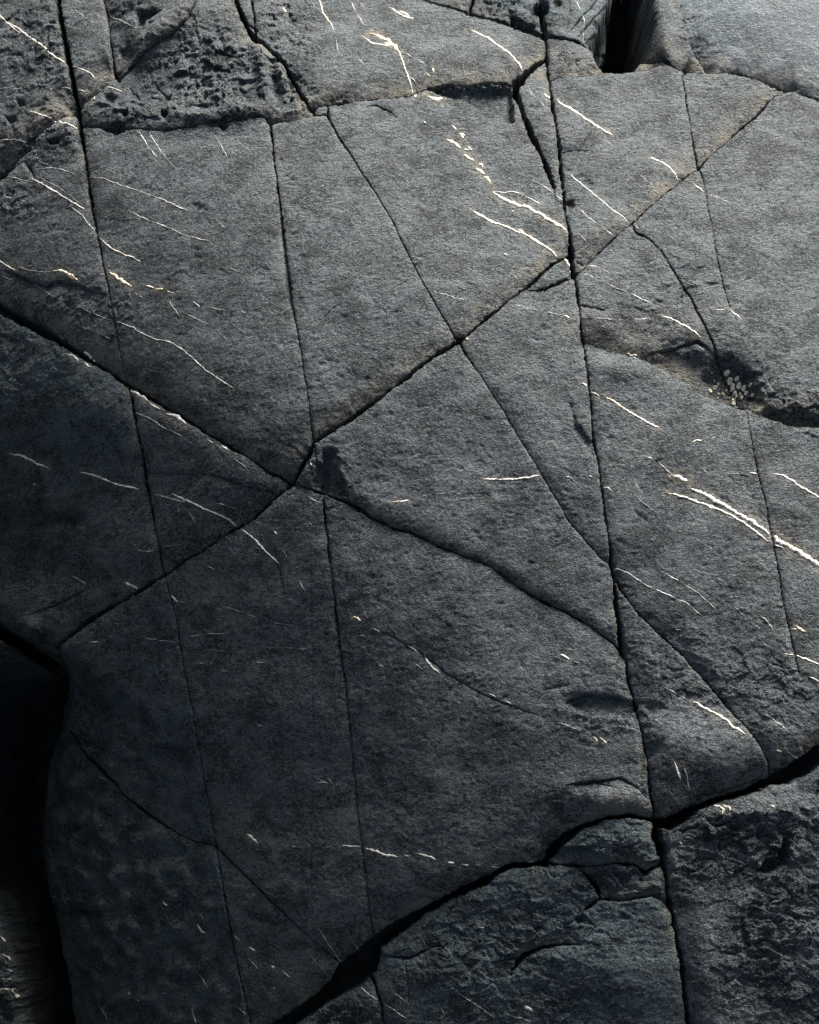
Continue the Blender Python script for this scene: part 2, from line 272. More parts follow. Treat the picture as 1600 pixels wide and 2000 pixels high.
# where the surface is broken up: u, v, ru, rv, turn, amount
ROUGH = [(410,140,140,95,10,1.0),(560,150,50,80,-20,.8),(70,110,90,120,0,.55),(250,20,50,40,0,.5),(300,215,190,28,0,.6),(120,262,50,34,0,.8),(1000,20,90,34,10,.7),
 (1440,1650,190,90,0,.9),(1520,1850,120,170,0,.85),(1190,1690,120,110,0,.55),(1000,1830,220,110,-10,.55),(1020,1970,240,80,0,.4),(660,1990,90,60,0,.8),(1480,760,110,60,20,.5),(1580,800,70,50,0,.6),
 (1140,110,60,30,10,.4),(1400,160,60,20,10,.5),(40,720,90,120,0,.4),(60,1010,110,120,0,.5),(60,280,70,50,0,.5),(170,600,110,50,20,.35),(1400,1340,180,90,20,.35),(1490,1330,140,60,20,.4),(1180,1400,100,50,0,.35),
 (20,1900,40,120,0,.8),(660,200,50,16,0,.5),(860,185,50,20,0,.5),(20,390,60,40,0,.6),(640,920,40,60,0,.5),(1345,60,30,70,-15,.35),(560,60,60,80,0,.7),(1320,560,120,120,40,.25)]

# ------------------------------------------------------------------ grid
STEP = 2.0
core_u = np.arange(-30, 1630+.1, STEP); core_v = np.arange(-30, 2030+.1, STEP)
def grow(n, r=1.13, cap=60):
    d = STEP; o = []; x = 0
    for _ in range(n):
        d = min(d*r, cap); x += d; o.append(x)
    return np.array(o)
g = grow(34)
us = np.concatenate([(core_u[0]-g)[::-1], core_u, core_u[-1]+g])
vs = np.concatenate([(core_v[0]-g)[::-1], core_v, core_v[-1]+g])
NU, NV = len(us), len(vs)
U, V = np.meshgrid(us, vs)
PX, PY, _ = world(U, V, 0.0)
PX = PX/K; PY = PY/K            # real position in units of K for the relief noise
UW, VW = U.copy(), V.copy()     # vertex positions after snapping to joints

def blob(u, v, ru, rv, turn):
    c, s = math.cos(R(turn)), math.sin(R(turn))
    x = (U-u)*c+(V-v)*s; y = -(U-u)*s+(V-v)*c
    return np.exp(-((x/ru)**2+(y/rv)**2))

rough = np.zeros(U.shape)
for a in ROUGH: rough = np.maximum(rough, a[5]*blob(*a[:5]))
rough = np.clip(rough*1.15*(1+.5*vnoise(PX/60, PY/60, 71)), 0, 1)

# relief, in px units
shade = 1-.6*np.clip((500-U)/300, 0, 1)*np.clip((V-900)/300, 0, 1)
H = 7*vnoise(PX/330, PY/330, 1)+shade*3.0*vnoise(PX/120, PY/120, 2)+shade*1.0*vnoise(PX/48, PY/48, 3)+shade*.5*vnoise(PX/20, PY/26, 4)+.42*vnoise(PX/9, PY/11, 5)+.3*vnoise(PX/5, PY/5, 6)
for a in SWELL: H += a[5]*blob(*a[:5])*.9
wx = PX+9*vnoise(PX/30, PY/30, 21); wy = PY+9*vnoise(PX/30, PY/30, 22)
r1 = 1-np.abs(vnoise(wx/34, wy/26, 8)); r2 = 1-np.abs(vnoise(wx/15, wy/12, 9))
c1, c2, cv = cellnoise(wx/19, wy/15, 31)
e1, e2, ev = cellnoise(wx/9+3, wy/7, 32)
H += rough*(-4.5*r1**4-2.0*r2**4+5.5*facets(wx/34, wy/23, 31)+2.2*facets(wx/13, wy/9, 34)+1.1*facets(PX/6.5, PY/5, 36)-1.2*np.exp(-((c2-c1)/.10)**2))
fm = np.clip(.55+1.1*vnoise(PX/170, PY/170, 43), 0, 1)
H += fm*(.55*facets((PX+14*vnoise(PX/50, PY/50, 23))/60, PY/26, 45)+.45*facets(PX/24, PY/13, 46)+.28*facets(PX/10, PY/7, 47))
# scattered small chips over all
f1, f2, fv = cellnoise(wx/26+9, wy/13, 41)
H += np.where(fv > .80, -1.3*np.clip(.42-f1, 0, 1)/.42*(1+vnoise(PX/70, PY/70, 42)), 0)

# pits
def seg_d(x, y, ax, ay, bx, by):
    dx, dy = bx-ax, by-ay; L = dx*dx+dy*dy+1e-9
    t = np.clip(((x-ax)*dx+(y-ay)*dy)/L, 0, 1)
    qx, qy = ax+t*dx, ay+t*dy
    return np.hypot(x-qx, y-qy), t, qx, qy, dx*(y-ay)-dy*(x-ax)
def win(u0, u1, v0, v1, m):
    i0, i1 = np.searchsorted(us, [u0-m, u1+m]); j0, j1 = np.searchsorted(vs, [v0-m, v1+m])
    return slice(j0, j1), slice(i0, i1)
for poly, dep, ew in PITS:
    p = np.array(poly, float)
    sl_ = win(p[:, 0].min(), p[:, 0].max(), p[:, 1].min(), p[:, 1].max(), ew*3+6)
    if U[sl_].size == 0: continue
    x = U[sl_]+2.5*vnoise(PX[sl_]/11, PY[sl_]/11, 51); y = V[sl_]+2.5*vnoise(PX[sl_]/11, PY[sl_]/11, 52)
    dd = np.full(x.shape, 1e9); ins = np.zeros(x.shape, bool)
    for k in range(len(p)):
        ax, ay = p[k]; bx, by = p[(k+1) % len(p)]
        dd = np.minimum(dd, seg_d(x, y, ax, ay, bx, by)[0])
        if ay != by:
            ins ^= ((ay > y) != (by > y)) & (x < (bx-ax)*(y-ay)/(by-ay)+ax)
    sdist = np.where(ins, dd, -dd)
    H[sl_] -= dep/(1+np.exp(-np.clip(sdist/ew*3, -30, 30)))

# joints
GD = np.zeros(U.shape)          # groove depth
LIP = np.zeros(U.shape)
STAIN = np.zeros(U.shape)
ND = np.full(U.shape, 1e9); NQU = np.zeros(U.shape); NQV = np.zeros(U.shape)      # nearest dividing joint
SD = np.full(U.shape, 1e9); SQU = np.zeros(U.shape); SQV = np.zeros(U.shape)
def resample(p, step):
    o = [p[0]]
    for a, b in zip(p[:-1], p[1:]):
        n = max(1, int(round(math.hypot(*(b-a)[:2])/step)))
        for k in range(1, n+1): o.append(a+(b-a)*k/n)
    return np.array(o)
def outside(q): return q[0] < -25 or q[0] > 1625 or q[1] < -25 or q[1] > 2025
def squeeze(d, c=2.0):
    t = np.clip((d/c*2-1)/3, 0, 1); t = t*t*(3-2*t)
    return d*(.35+.65*t)
for ji, j in enumerate(J):
    p = resample(j['pts'], 5.0)
    for e_ in (0, -1):          # joints that leave the picture run on across the outcrop
        if outside(p[e_]) and j['div']:
            q_ = p[e_]-p[min(8, len(p)-1) if e_ == 0 else max(-9, -len(p))]; q_ = q_/(np.hypot(q_[0], q_[1])+1e-9); q_[2] = 0
            ext = np.array([p[e_]+q_*s_ for s_ in np.arange(20, 1700, 20.)]); ext[:, 2] = np.minimum(p[e_][2], 16)
            p = np.concatenate([ext[::-1], p]) if e_ == 0 else np.concatenate([p, ext])
    n = len(p)
    if n > 2:
        tg = np.gradient(p[:, :2], axis=0); tg /= np.linalg.norm(tg, axis=1)[:, None]+1e-9
        arc = np.concatenate([[0], np.cumsum(np.hypot(*np.diff(p[:, :2], axis=0).T))])
        off = 1.5*vnoise(arc/30, arc*0+ji*3.7, 61)+.8*vnoise(arc/12, arc*0+ji*5.1, 62)+(1.6 if p[:, 2].mean() > 5 else .5)*vnoise(arc/60, arc*0+ji*2.1, 64)
        fade = np.clip(np.minimum(arc, arc[-1]-arc)/12, 0, 1)*j['jit']
        p[:, 0] += -tg[:, 1]*off*fade; p[:, 1] += tg[:, 0]*off*fade
        p[:, 2] *= 1+np.minimum(1, 12/np.maximum(p[:, 2], 1))*(.5*vnoise(arc/40, arc*0+ji*1.3, 63)+.25*vnoise(arc/9, arc*0+ji*1.9, 65))
        fall = np.ones(n)
        if j['ends'][0]: fall = np.minimum(fall, np.clip(arc/(.25*arc[-1]+1), 0, 1))
        if j['ends'][1]: fall = np.minimum(fall, np.clip((arc[-1]-arc)/(.25*arc[-1]+1), 0, 1))
    else:
        fall = np.ones(n)
    d = j['pts'][-1, :2]-j['pts'][0, :2]
    vert = abs(d[1]) > 1.2*abs(d[0])
    sgn = 1.0
    if vert: sgn = 1.0 if d[1] > 0 else -1.0         # + : left
    else: sgn = -1.0 if d[0] > 0 else 1.0
    # cross>0 : point lies to the image-right-hand of travel (v down) => travelling down: left ; travelling right: below
    m = 3.2*max(j['a'][1], j['b'][1])+p[:, 2].max()/2+6
    B = win(p[:, 0].min(), p[:, 0].max(), p[:, 1].min(), p[:, 1].max(), m)
    if U[B].size == 0: continue
    d0 = np.full(U[B].shape, 1e9); sg = np.zeros(d0.shape); ww = np.zeros(d0.shape); qu = np.zeros(d0.shape); qv = np.zeros(d0.shape); ff = np.zeros(d0.shape); ot = np.zeros(d0.shape)
    oi, oj = B[1].start, B[0].start
    for k in range(n-1):
        a, b = p[k], p[k+1]
        W = win(min(a[0], b[0]), max(a[0], b[0]), min(a[1], b[1]), max(a[1], b[1]), m)
        L = (slice(W[0].start-oj, W[0].stop-oj), slice(W[1].start-oi, W[1].stop-oi))
        x = U[W]; y = V[W]
        if x.size == 0: continue
        dd, t, qx, qy, cr = seg_d(x, y, a[0], a[1], b[0], b[1])
        c = dd < d0[L]
        if not c.any(): continue
        d0[L] = np.where(c, dd, d0[L]); sg[L] = np.where(c, np.sign(cr), sg[L])
        ww[L] = np.where(c, a[2]+(b[2]-a[2])*t, ww[L]); ff[L] = np.where(c, fall[k]+(fall[k+1]-fall[k])*t, ff[L])
        o_ = 0.
        if k == 0 or k == n-2:
            sx_, sy_ = b[0]-a[0], b[1]-a[1]; Ls = math.hypot(sx_, sy_)+1e-9
            pr = ((x-a[0])*sx_+(y-a[1])*sy_)/Ls
            o_ = np.maximum(-pr if k == 0 else 0, 0)+(np.maximum(pr-Ls, 0) if k == n-2 else 0)
        ot[L] = np.where(c, o_, ot[L])
        qu[L] = np.where(c, qx, qu[L]); qv[L] = np.where(c, qy, qv[L])
    aside = (sg*sgn) > 0
    gap = np.maximum(d0-ww/2, 0)
    end = 1.0
    gap_w = np.maximum(gap, 0)
    cellsz = np.maximum(np.gradient(us)[None, B[1]], np.gradient(vs)[B[0], None])
    dm = squeeze(d0, cellsz)
    ww = ww*np.where(ww < 20, .74, 1.)*np.clip(1+np.minimum(1, 12/np.maximum(ww, 1))*(.42*vnoise(PX[B]/9+ji, PY[B]/9, 68)+.25*vnoise(PX[B]/4.5, PY[B]/4.5, 69)), .3, 1.6)
    gap_w = np.maximum(dm-np.maximum(ww*.42-1.2, 0), 0)
    e = np.maximum(np.clip(.45+ww*.09, .5, 1.2), j['D']/(110. if j['D'] < 400 else 40.))*np.maximum(1, cellsz/2.5)
    gg = np.minimum(j['D'], np.minimum(1.6, j['D'])+ww**2*1.1)*ff*np.exp(-(gap_w/e)**2)
    thin = 1.
    GD[B] = np.maximum(GD[B], gg*thin)
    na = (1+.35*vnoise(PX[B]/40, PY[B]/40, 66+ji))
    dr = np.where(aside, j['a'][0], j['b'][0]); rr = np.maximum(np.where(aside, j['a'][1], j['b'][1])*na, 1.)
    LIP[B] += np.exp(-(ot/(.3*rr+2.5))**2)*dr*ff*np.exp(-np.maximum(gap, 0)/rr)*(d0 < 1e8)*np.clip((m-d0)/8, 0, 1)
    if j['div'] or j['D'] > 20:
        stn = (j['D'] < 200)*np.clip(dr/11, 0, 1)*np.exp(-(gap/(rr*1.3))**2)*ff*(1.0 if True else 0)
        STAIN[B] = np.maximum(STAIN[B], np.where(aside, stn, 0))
    if j['div']:
        c = d0 < ND[B]
        ND[B] = np.where(c, d0, ND[B]); NQU[B] = np.where(c, qu, NQU[B]); NQV[B] = np.where(c, qv, NQV[B])
    if j['div'] or j['D'] >= 4:
        c = d0 < SD[B]
        SD[B] = np.where(c, d0, SD[B]); SQU[B] = np.where(c, qu, SQU[B]); SQV[B] = np.where(c, qv, SQV[B])
H = H-LIP
HS = H.copy()                   # surface without the gaps, for the veins
H = H-GD
du_ = np.gradient(us); dv_ = np.gradient(vs)
snap = SD < .51*np.minimum(du_[None, :], dv_[:, None])
csz = np.maximum(du_[None, :], dv_[:, None])
kq = np.where(SD < 1e8, squeeze(SD, csz)/np.maximum(SD, 1e-6), 1.0)
near = (SD < 2.1*csz) & ~snap & (csz < 2.2)
UW = np.where(snap, SQU, np.where(near, SQU+(U-SQU)*kq, U)); VW = np.where(snap, SQV, np.where(near, SQV+(V-SQV)*kq, V))
print('relief', round(time.time()-T0, 1))

# ------------------------------------------------------------------ which block each cell belongs to
CU = .25*(U[1:, 1:]+U[:-1, 1:]+U[1:, :-1]+U[:-1, :-1]); CV = .25*(V[1:, 1:]+V[:-1, 1:]+V[1:, :-1]+V[:-1, :-1])
cs = np.maximum(np.diff(us)[None, :], np.diff(vs)[:, None])
nd = np.minimum(np.minimum(ND[1:, 1:], ND[:-1, 1:]), np.minimum(ND[1:, :-1], ND[:-1, :-1]))
free = nd > .72*cs
parent = [0]
def find(a):
    while parent[a] != a:
        parent[a] = parent[parent[a]]; a = parent[a]
    return a
LAB = np.zeros(free.shape, np.int32)
prev = []
for r in range(free.shape[0]):
    row = np.concatenate([[0], free[r].astype(np.int8), [0]]); e = np.diff(row)
    st_, en_ = np.where(e == 1)[0], np.where(e == -1)[0]
    cur = []; k = 0
    for a, b in zip(st_, en_):
        i = len(parent); parent.append(i)
        for (pa, pb, pi) in prev:
            if pb <= a: continue
            if pa >= b: break
            x, y = find(pi), find(i)
            if x != y: parent[max(x, y)] = min(x, y)
        cur.append((a, b, i)); LAB[r, a:b] = i
    prev = cur
rt = np.array([find(i) for i in range(len(parent))])
LAB = rt[LAB]
ids, cnt = np.unique(LAB, return_counts=True)
big = ids[(cnt > 90) & (ids > 0)]
LAB = np.where(np.isin(LAB, big), LAB, 0)
# two triangles per quad, cut along the diagonal that follows the relief
h00, h10, h01, h11 = H[:-1, :-1], H[:-1, 1:], H[1:, :-1], H[1:, 1:]
s00, s10, s01, s11 = snap[:-1, :-1], snap[:-1, 1:], snap[1:, :-1], snap[1:, 1:]
d1 = np.abs(h00-h11)-1e3*(s00 & s11); d2_ = np.abs(h10-h01)-1e3*(s10 & s01)
useA = d1 <= d2_
I = np.arange(NU*NV, dtype=np.int32).reshape(NV, NU)
i00, i10, i01, i11 = I[:-1, :-1], I[:-1, 1:], I[1:, :-1], I[1:, 1:]
tA1 = np.stack([i00, i01, i11], -1); tA2 = np.stack([i00, i11, i10], -1)
tB1 = np.stack([i00, i01, i10], -1); tB2 = np.stack([i10, i01, i11], -1)
T1 = np.where(useA[..., None], tA1, tB1).reshape(-1, 3); T2 = np.where(useA[..., None], tA2, tB2).reshape(-1, 3)
fu, fv_ = UW.ravel(), VW.ravel()
nq = NQU.ravel(); nv = NQV.ravel(); ndf = ND.ravel()
def cell_at(u, v):
    i = np.clip(np.searchsorted(us, u, side='right')-1, 0, NU-2); j = np.clip(np.searchsorted(vs, v, side='right')-1, 0, NV-2)
    return LAB[j, i]
def tri_labels(T, lab):
    lab = lab.copy()
    for k in range(7):
        z = np.where(lab == 0)[0]
        if len(z) == 0: break
        cu = fu[T[z]].mean(1); cv = fv_[T[z]].mean(1)
        # nearest joint point as known to the corner farthest from the joint
        c = np.argmax(ndf[T[z]], 1); vi = T[z, c]
        cu0, cv0 = fu[vi], fv_[vi]
        dx = .85*cu0+.15*cu-nq[vi]; dy = .85*cv0+.15*cv-nv[vi]
        L = np.hypot(dx, dy)+1e-6
        q = (3+2.2*k)*np.maximum(1, ndf[vi]/3)
        lab[z] = cell_at(nq[vi]+dx/L*q, nv[vi]+dy/L*q)
    return lab
lab0 = LAB.ravel()
lab1 = tri_labels(T1, lab0); lab2 = tri_labels(T2, lab0)
TT = np.concatenate([T1, T2]); TL = np.concatenate([lab1, lab2])
TL[TL == 0] = big[0]
print('labels', round(time.time()-T0, 1), len(big))

# ------------------------------------------------------------------ materials
def nd_(t, k, **kw):
    n = t.nodes.new(k)
    for a, b in kw.items(): setattr(n, a, b)
    return n
def rock_material(name, tint=(1, 1, 1), pit=1.0):
    m = bpy.data.materials.new(name); m.use_nodes = True; t = m.node_tree; t.nodes.clear(); L = t.links.new
    out = nd_(t, 'ShaderNodeOutputMaterial'); bs = nd_(t, 'ShaderNodeBsdfPrincipled'); L(bs.outputs[0], out.inputs[0])
    geo = nd_(t, 'ShaderNodeNewGeometry')
    def mapping(sx, sy, sz, rz=0):
        mp = nd_(t, 'ShaderNodeMapping'); mp.inputs['Scale'].default_value = (sx, sy, sz); mp.inputs['Rotation'].default_value = (0, 0, rz)
        L(geo.outputs['Position'], mp.inputs[0]); return mp.outputs[0]
    def noise(vec, sc, det=4, rg=.6, dist=0.):
        n = nd_(t, 'ShaderNodeTexNoise'); n.inputs['Scale'].default_value = sc; n.inputs['Detail'].default_value = det
        n.inputs['Roughness'].default_value = rg; n.inputs['Distortion'].default_value = dist; L(vec, n.inputs['Vector']); return n.outputs[0]
    def mr(x, a, b, c=0., d=1., smooth=True):
        n = nd_(t, 'ShaderNodeMapRange'); n.interpolation_type = 'SMOOTHSTEP' if smooth else 'LINEAR'
        for k, v in enumerate((a, b, c, d)): n.inputs[1+k].default_value = v
        L(x, n.inputs[0]); return n.outputs[0]
    def mth(op, a, b):
        n = nd_(t, 'ShaderNodeMath', operation=op)
        for k, v in enumerate((a, b)):
            if isinstance(v, (int, float)): n.inputs[k].default_value = v
            else: L(v, n.inputs[k])
        return n.outputs[0]
    def mix(f, a, b, mode='MIX'):
        n = nd_(t, 'ShaderNodeMix', data_type='RGBA', blend_type=mode)
        if isinstance(f, (int, float)): n.inputs[0].default_value = f
        else: L(f, n.inputs[0])
        for k, v in ((6, a), (7, b)):
            if isinstance(v, tuple): n.inputs[k].default_value = (*v, 1)
            else: L(v, n.inputs[k])
        return n.outputs[2]
    p = mapping(1, 1, 1); pa = mapping(1, 1.45, 1.2, R(-16))
    big_ = noise(p, 1.8, 5, .6, .3); clus = noise(mapping(1, 1.4, 1, R(-20)), 7.5, 4, .6, .8); mid = noise(p, 9, 6, .65, .4); fin = noise(pa, 84, 2.4, .62, 1.1); g2 = noise(mapping(1, 1.5, 1, R(25)), 165, 2, .6, .8); grit = noise(pa, 300, 3, .7)
    patch = noise(mapping(1, 1.5, 1, R(20)), 15, 7, .72, .6)
    base = mix(mr(mid, .38, .62), (.064, .082, .090), (.112, .138, .150))
    base = mix(mr(big_, .42, .60), base, (.100, .118, .127))
    base = mix(mth('MULTIPLY', mr(patch, .50, .60), .80*pit), base, (.034, .043, .050))      # damp blotches
    lo = mth('ADD', fin, mth('MULTIPLY', mth('SUBTRACT', .5, clus), .85))
    base = mix(mth('MULTIPLY', mr(lo, .485, .39), .90*pit), base, (.010, .013, .016))          # dark pits of the grain, in clusters
    base = mix(mth('MULTIPLY', mr(lo, .54, .68), .42), base, (.20, .212, .215))            # pale mineral grain
    base = mix(mth('MULTIPLY', mr(g2, .46, .37), .78*pit), base, (.012, .015, .018))
    base = mix(mth('MULTIPLY', mr(g2, .555, .66), .42), base, (.23, .24, .243))
    base = mix(mth('MULTIPLY', mr(grit, .56, .68), .40), base, (.28, .28, .275))
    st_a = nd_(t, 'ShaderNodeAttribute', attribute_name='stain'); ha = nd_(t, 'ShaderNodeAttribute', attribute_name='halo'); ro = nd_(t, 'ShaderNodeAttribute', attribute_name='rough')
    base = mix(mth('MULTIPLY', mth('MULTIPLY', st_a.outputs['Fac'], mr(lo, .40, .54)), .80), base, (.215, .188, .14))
    base = mix(mth('MULTIPLY', mth('MULTIPLY', ha.outputs['Fac'], mr(fin, .3, .55)), .75), base, (.27, .235, .175))
    if tint != (1, 1, 1): base = mix(1.0, base, tint, 'MULTIPLY')
    L(base, bs.inputs['Base Color'])
    L(mr(patch, .45, .68, .80, .55), bs.inputs['Roughness'])
    bs.inputs['Specular IOR Level'].default_value = .22
    vor = nd_(t, 'ShaderNodeTexVoronoi', feature='DISTANCE_TO_EDGE'); vor.inputs['Scale'].default_value = 55; L(mapping(1, 1.6, 1), vor.inputs['Vector'])
    crk = mth('MULTIPLY', mr(vor.outputs['Distance'], 0, .09), mth('MULTIPLY', ro.outputs['Fac'], .5))
    h = mth('ADD', mth('MULTIPLY', fin, 1.0), mth('MULTIPLY', grit, .30))
    h = mth('ADD', h, mth('MULTIPLY', patch, 1.6))
    h = mth('ADD', h, mth('MULTIPLY', g2, .5))
    h = mth('ADD', h, crk)
    bp = nd_(t, 'ShaderNodeBump'); bp.inputs['Strength'].default_value = 1.0; bp.inputs['Distance'].default_value = .02
    L(h, bp.inputs['Height']); L(bp.outputs[0], bs.inputs['Normal'])
    return m
ROCK = rock_material('slate_rock')
ROCK2 = rock_material('blue_black_rock', (.80, .90, .93))
ROCK3 = rock_material('pale_grey_rock', (1.45, 1.46, 1.5), .4)
def quartz_material(name, white, tan, amt):
    m = bpy.data.materials.new(name); m.use_nodes = True; t = m.node_tree; L = t.links.new
    bs = t.nodes['Principled BSDF']; g_ = nd_(t, 'ShaderNodeNewGeometry')
    n = nd_(t, 'ShaderNodeTexNoise'); n.inputs['Scale'].default_value = 55; n.inputs['Detail'].default_value = 4; L(g_.outputs['Position'], n.inputs['Vector'])
    r_ = nd_(t, 'ShaderNodeMapRange'); r_.inputs[1].default_value = .62-amt; r_.inputs[2].default_value = .72-amt; L(n.outputs[0], r_.inputs[0])
    x = nd_(t, 'ShaderNodeMix', data_type='RGBA'); L(r_.outputs[0], x.inputs[0]); x.inputs[6].default_value = (*white, 1); x.inputs[7].default_value = (*tan, 1)
    L(x.outputs[2], bs.inputs['Base Color']); bs.inputs['Roughness'].default_value = .38
    b = nd_(t, 'ShaderNodeBump'); b.inputs['Strength'].default_value = .7; b.inputs['Distance'].default_value = .004
    n2 = nd_(t, 'ShaderNodeTexNoise'); n2.inputs['Scale'].default_value = 160; L(g_.outputs['Position'], n2.inputs['Vector']); L(n2.outputs[0], b.inputs['Height']); L(b.outputs[0], bs.inputs['Normal'])
    return m
QW = quartz_material('quartz', (.54, .53, .47), (.34, .27, .17), .07)
QM = quartz_material('grey_quartz', (.32, .325, .31), (.21, .19, .15), .09)
QY = quartz_material('yellowed_quartz', (.66, .60, .46), (.34, .24, .12), .12)
QD = quartz_material('thin_calcite', (.33, .34, .33), (.17, .17, .16), .08)
LICHEN = quartz_material('barnacle_shell', (.50, .50, .36), (.30, .29, .20), .04)

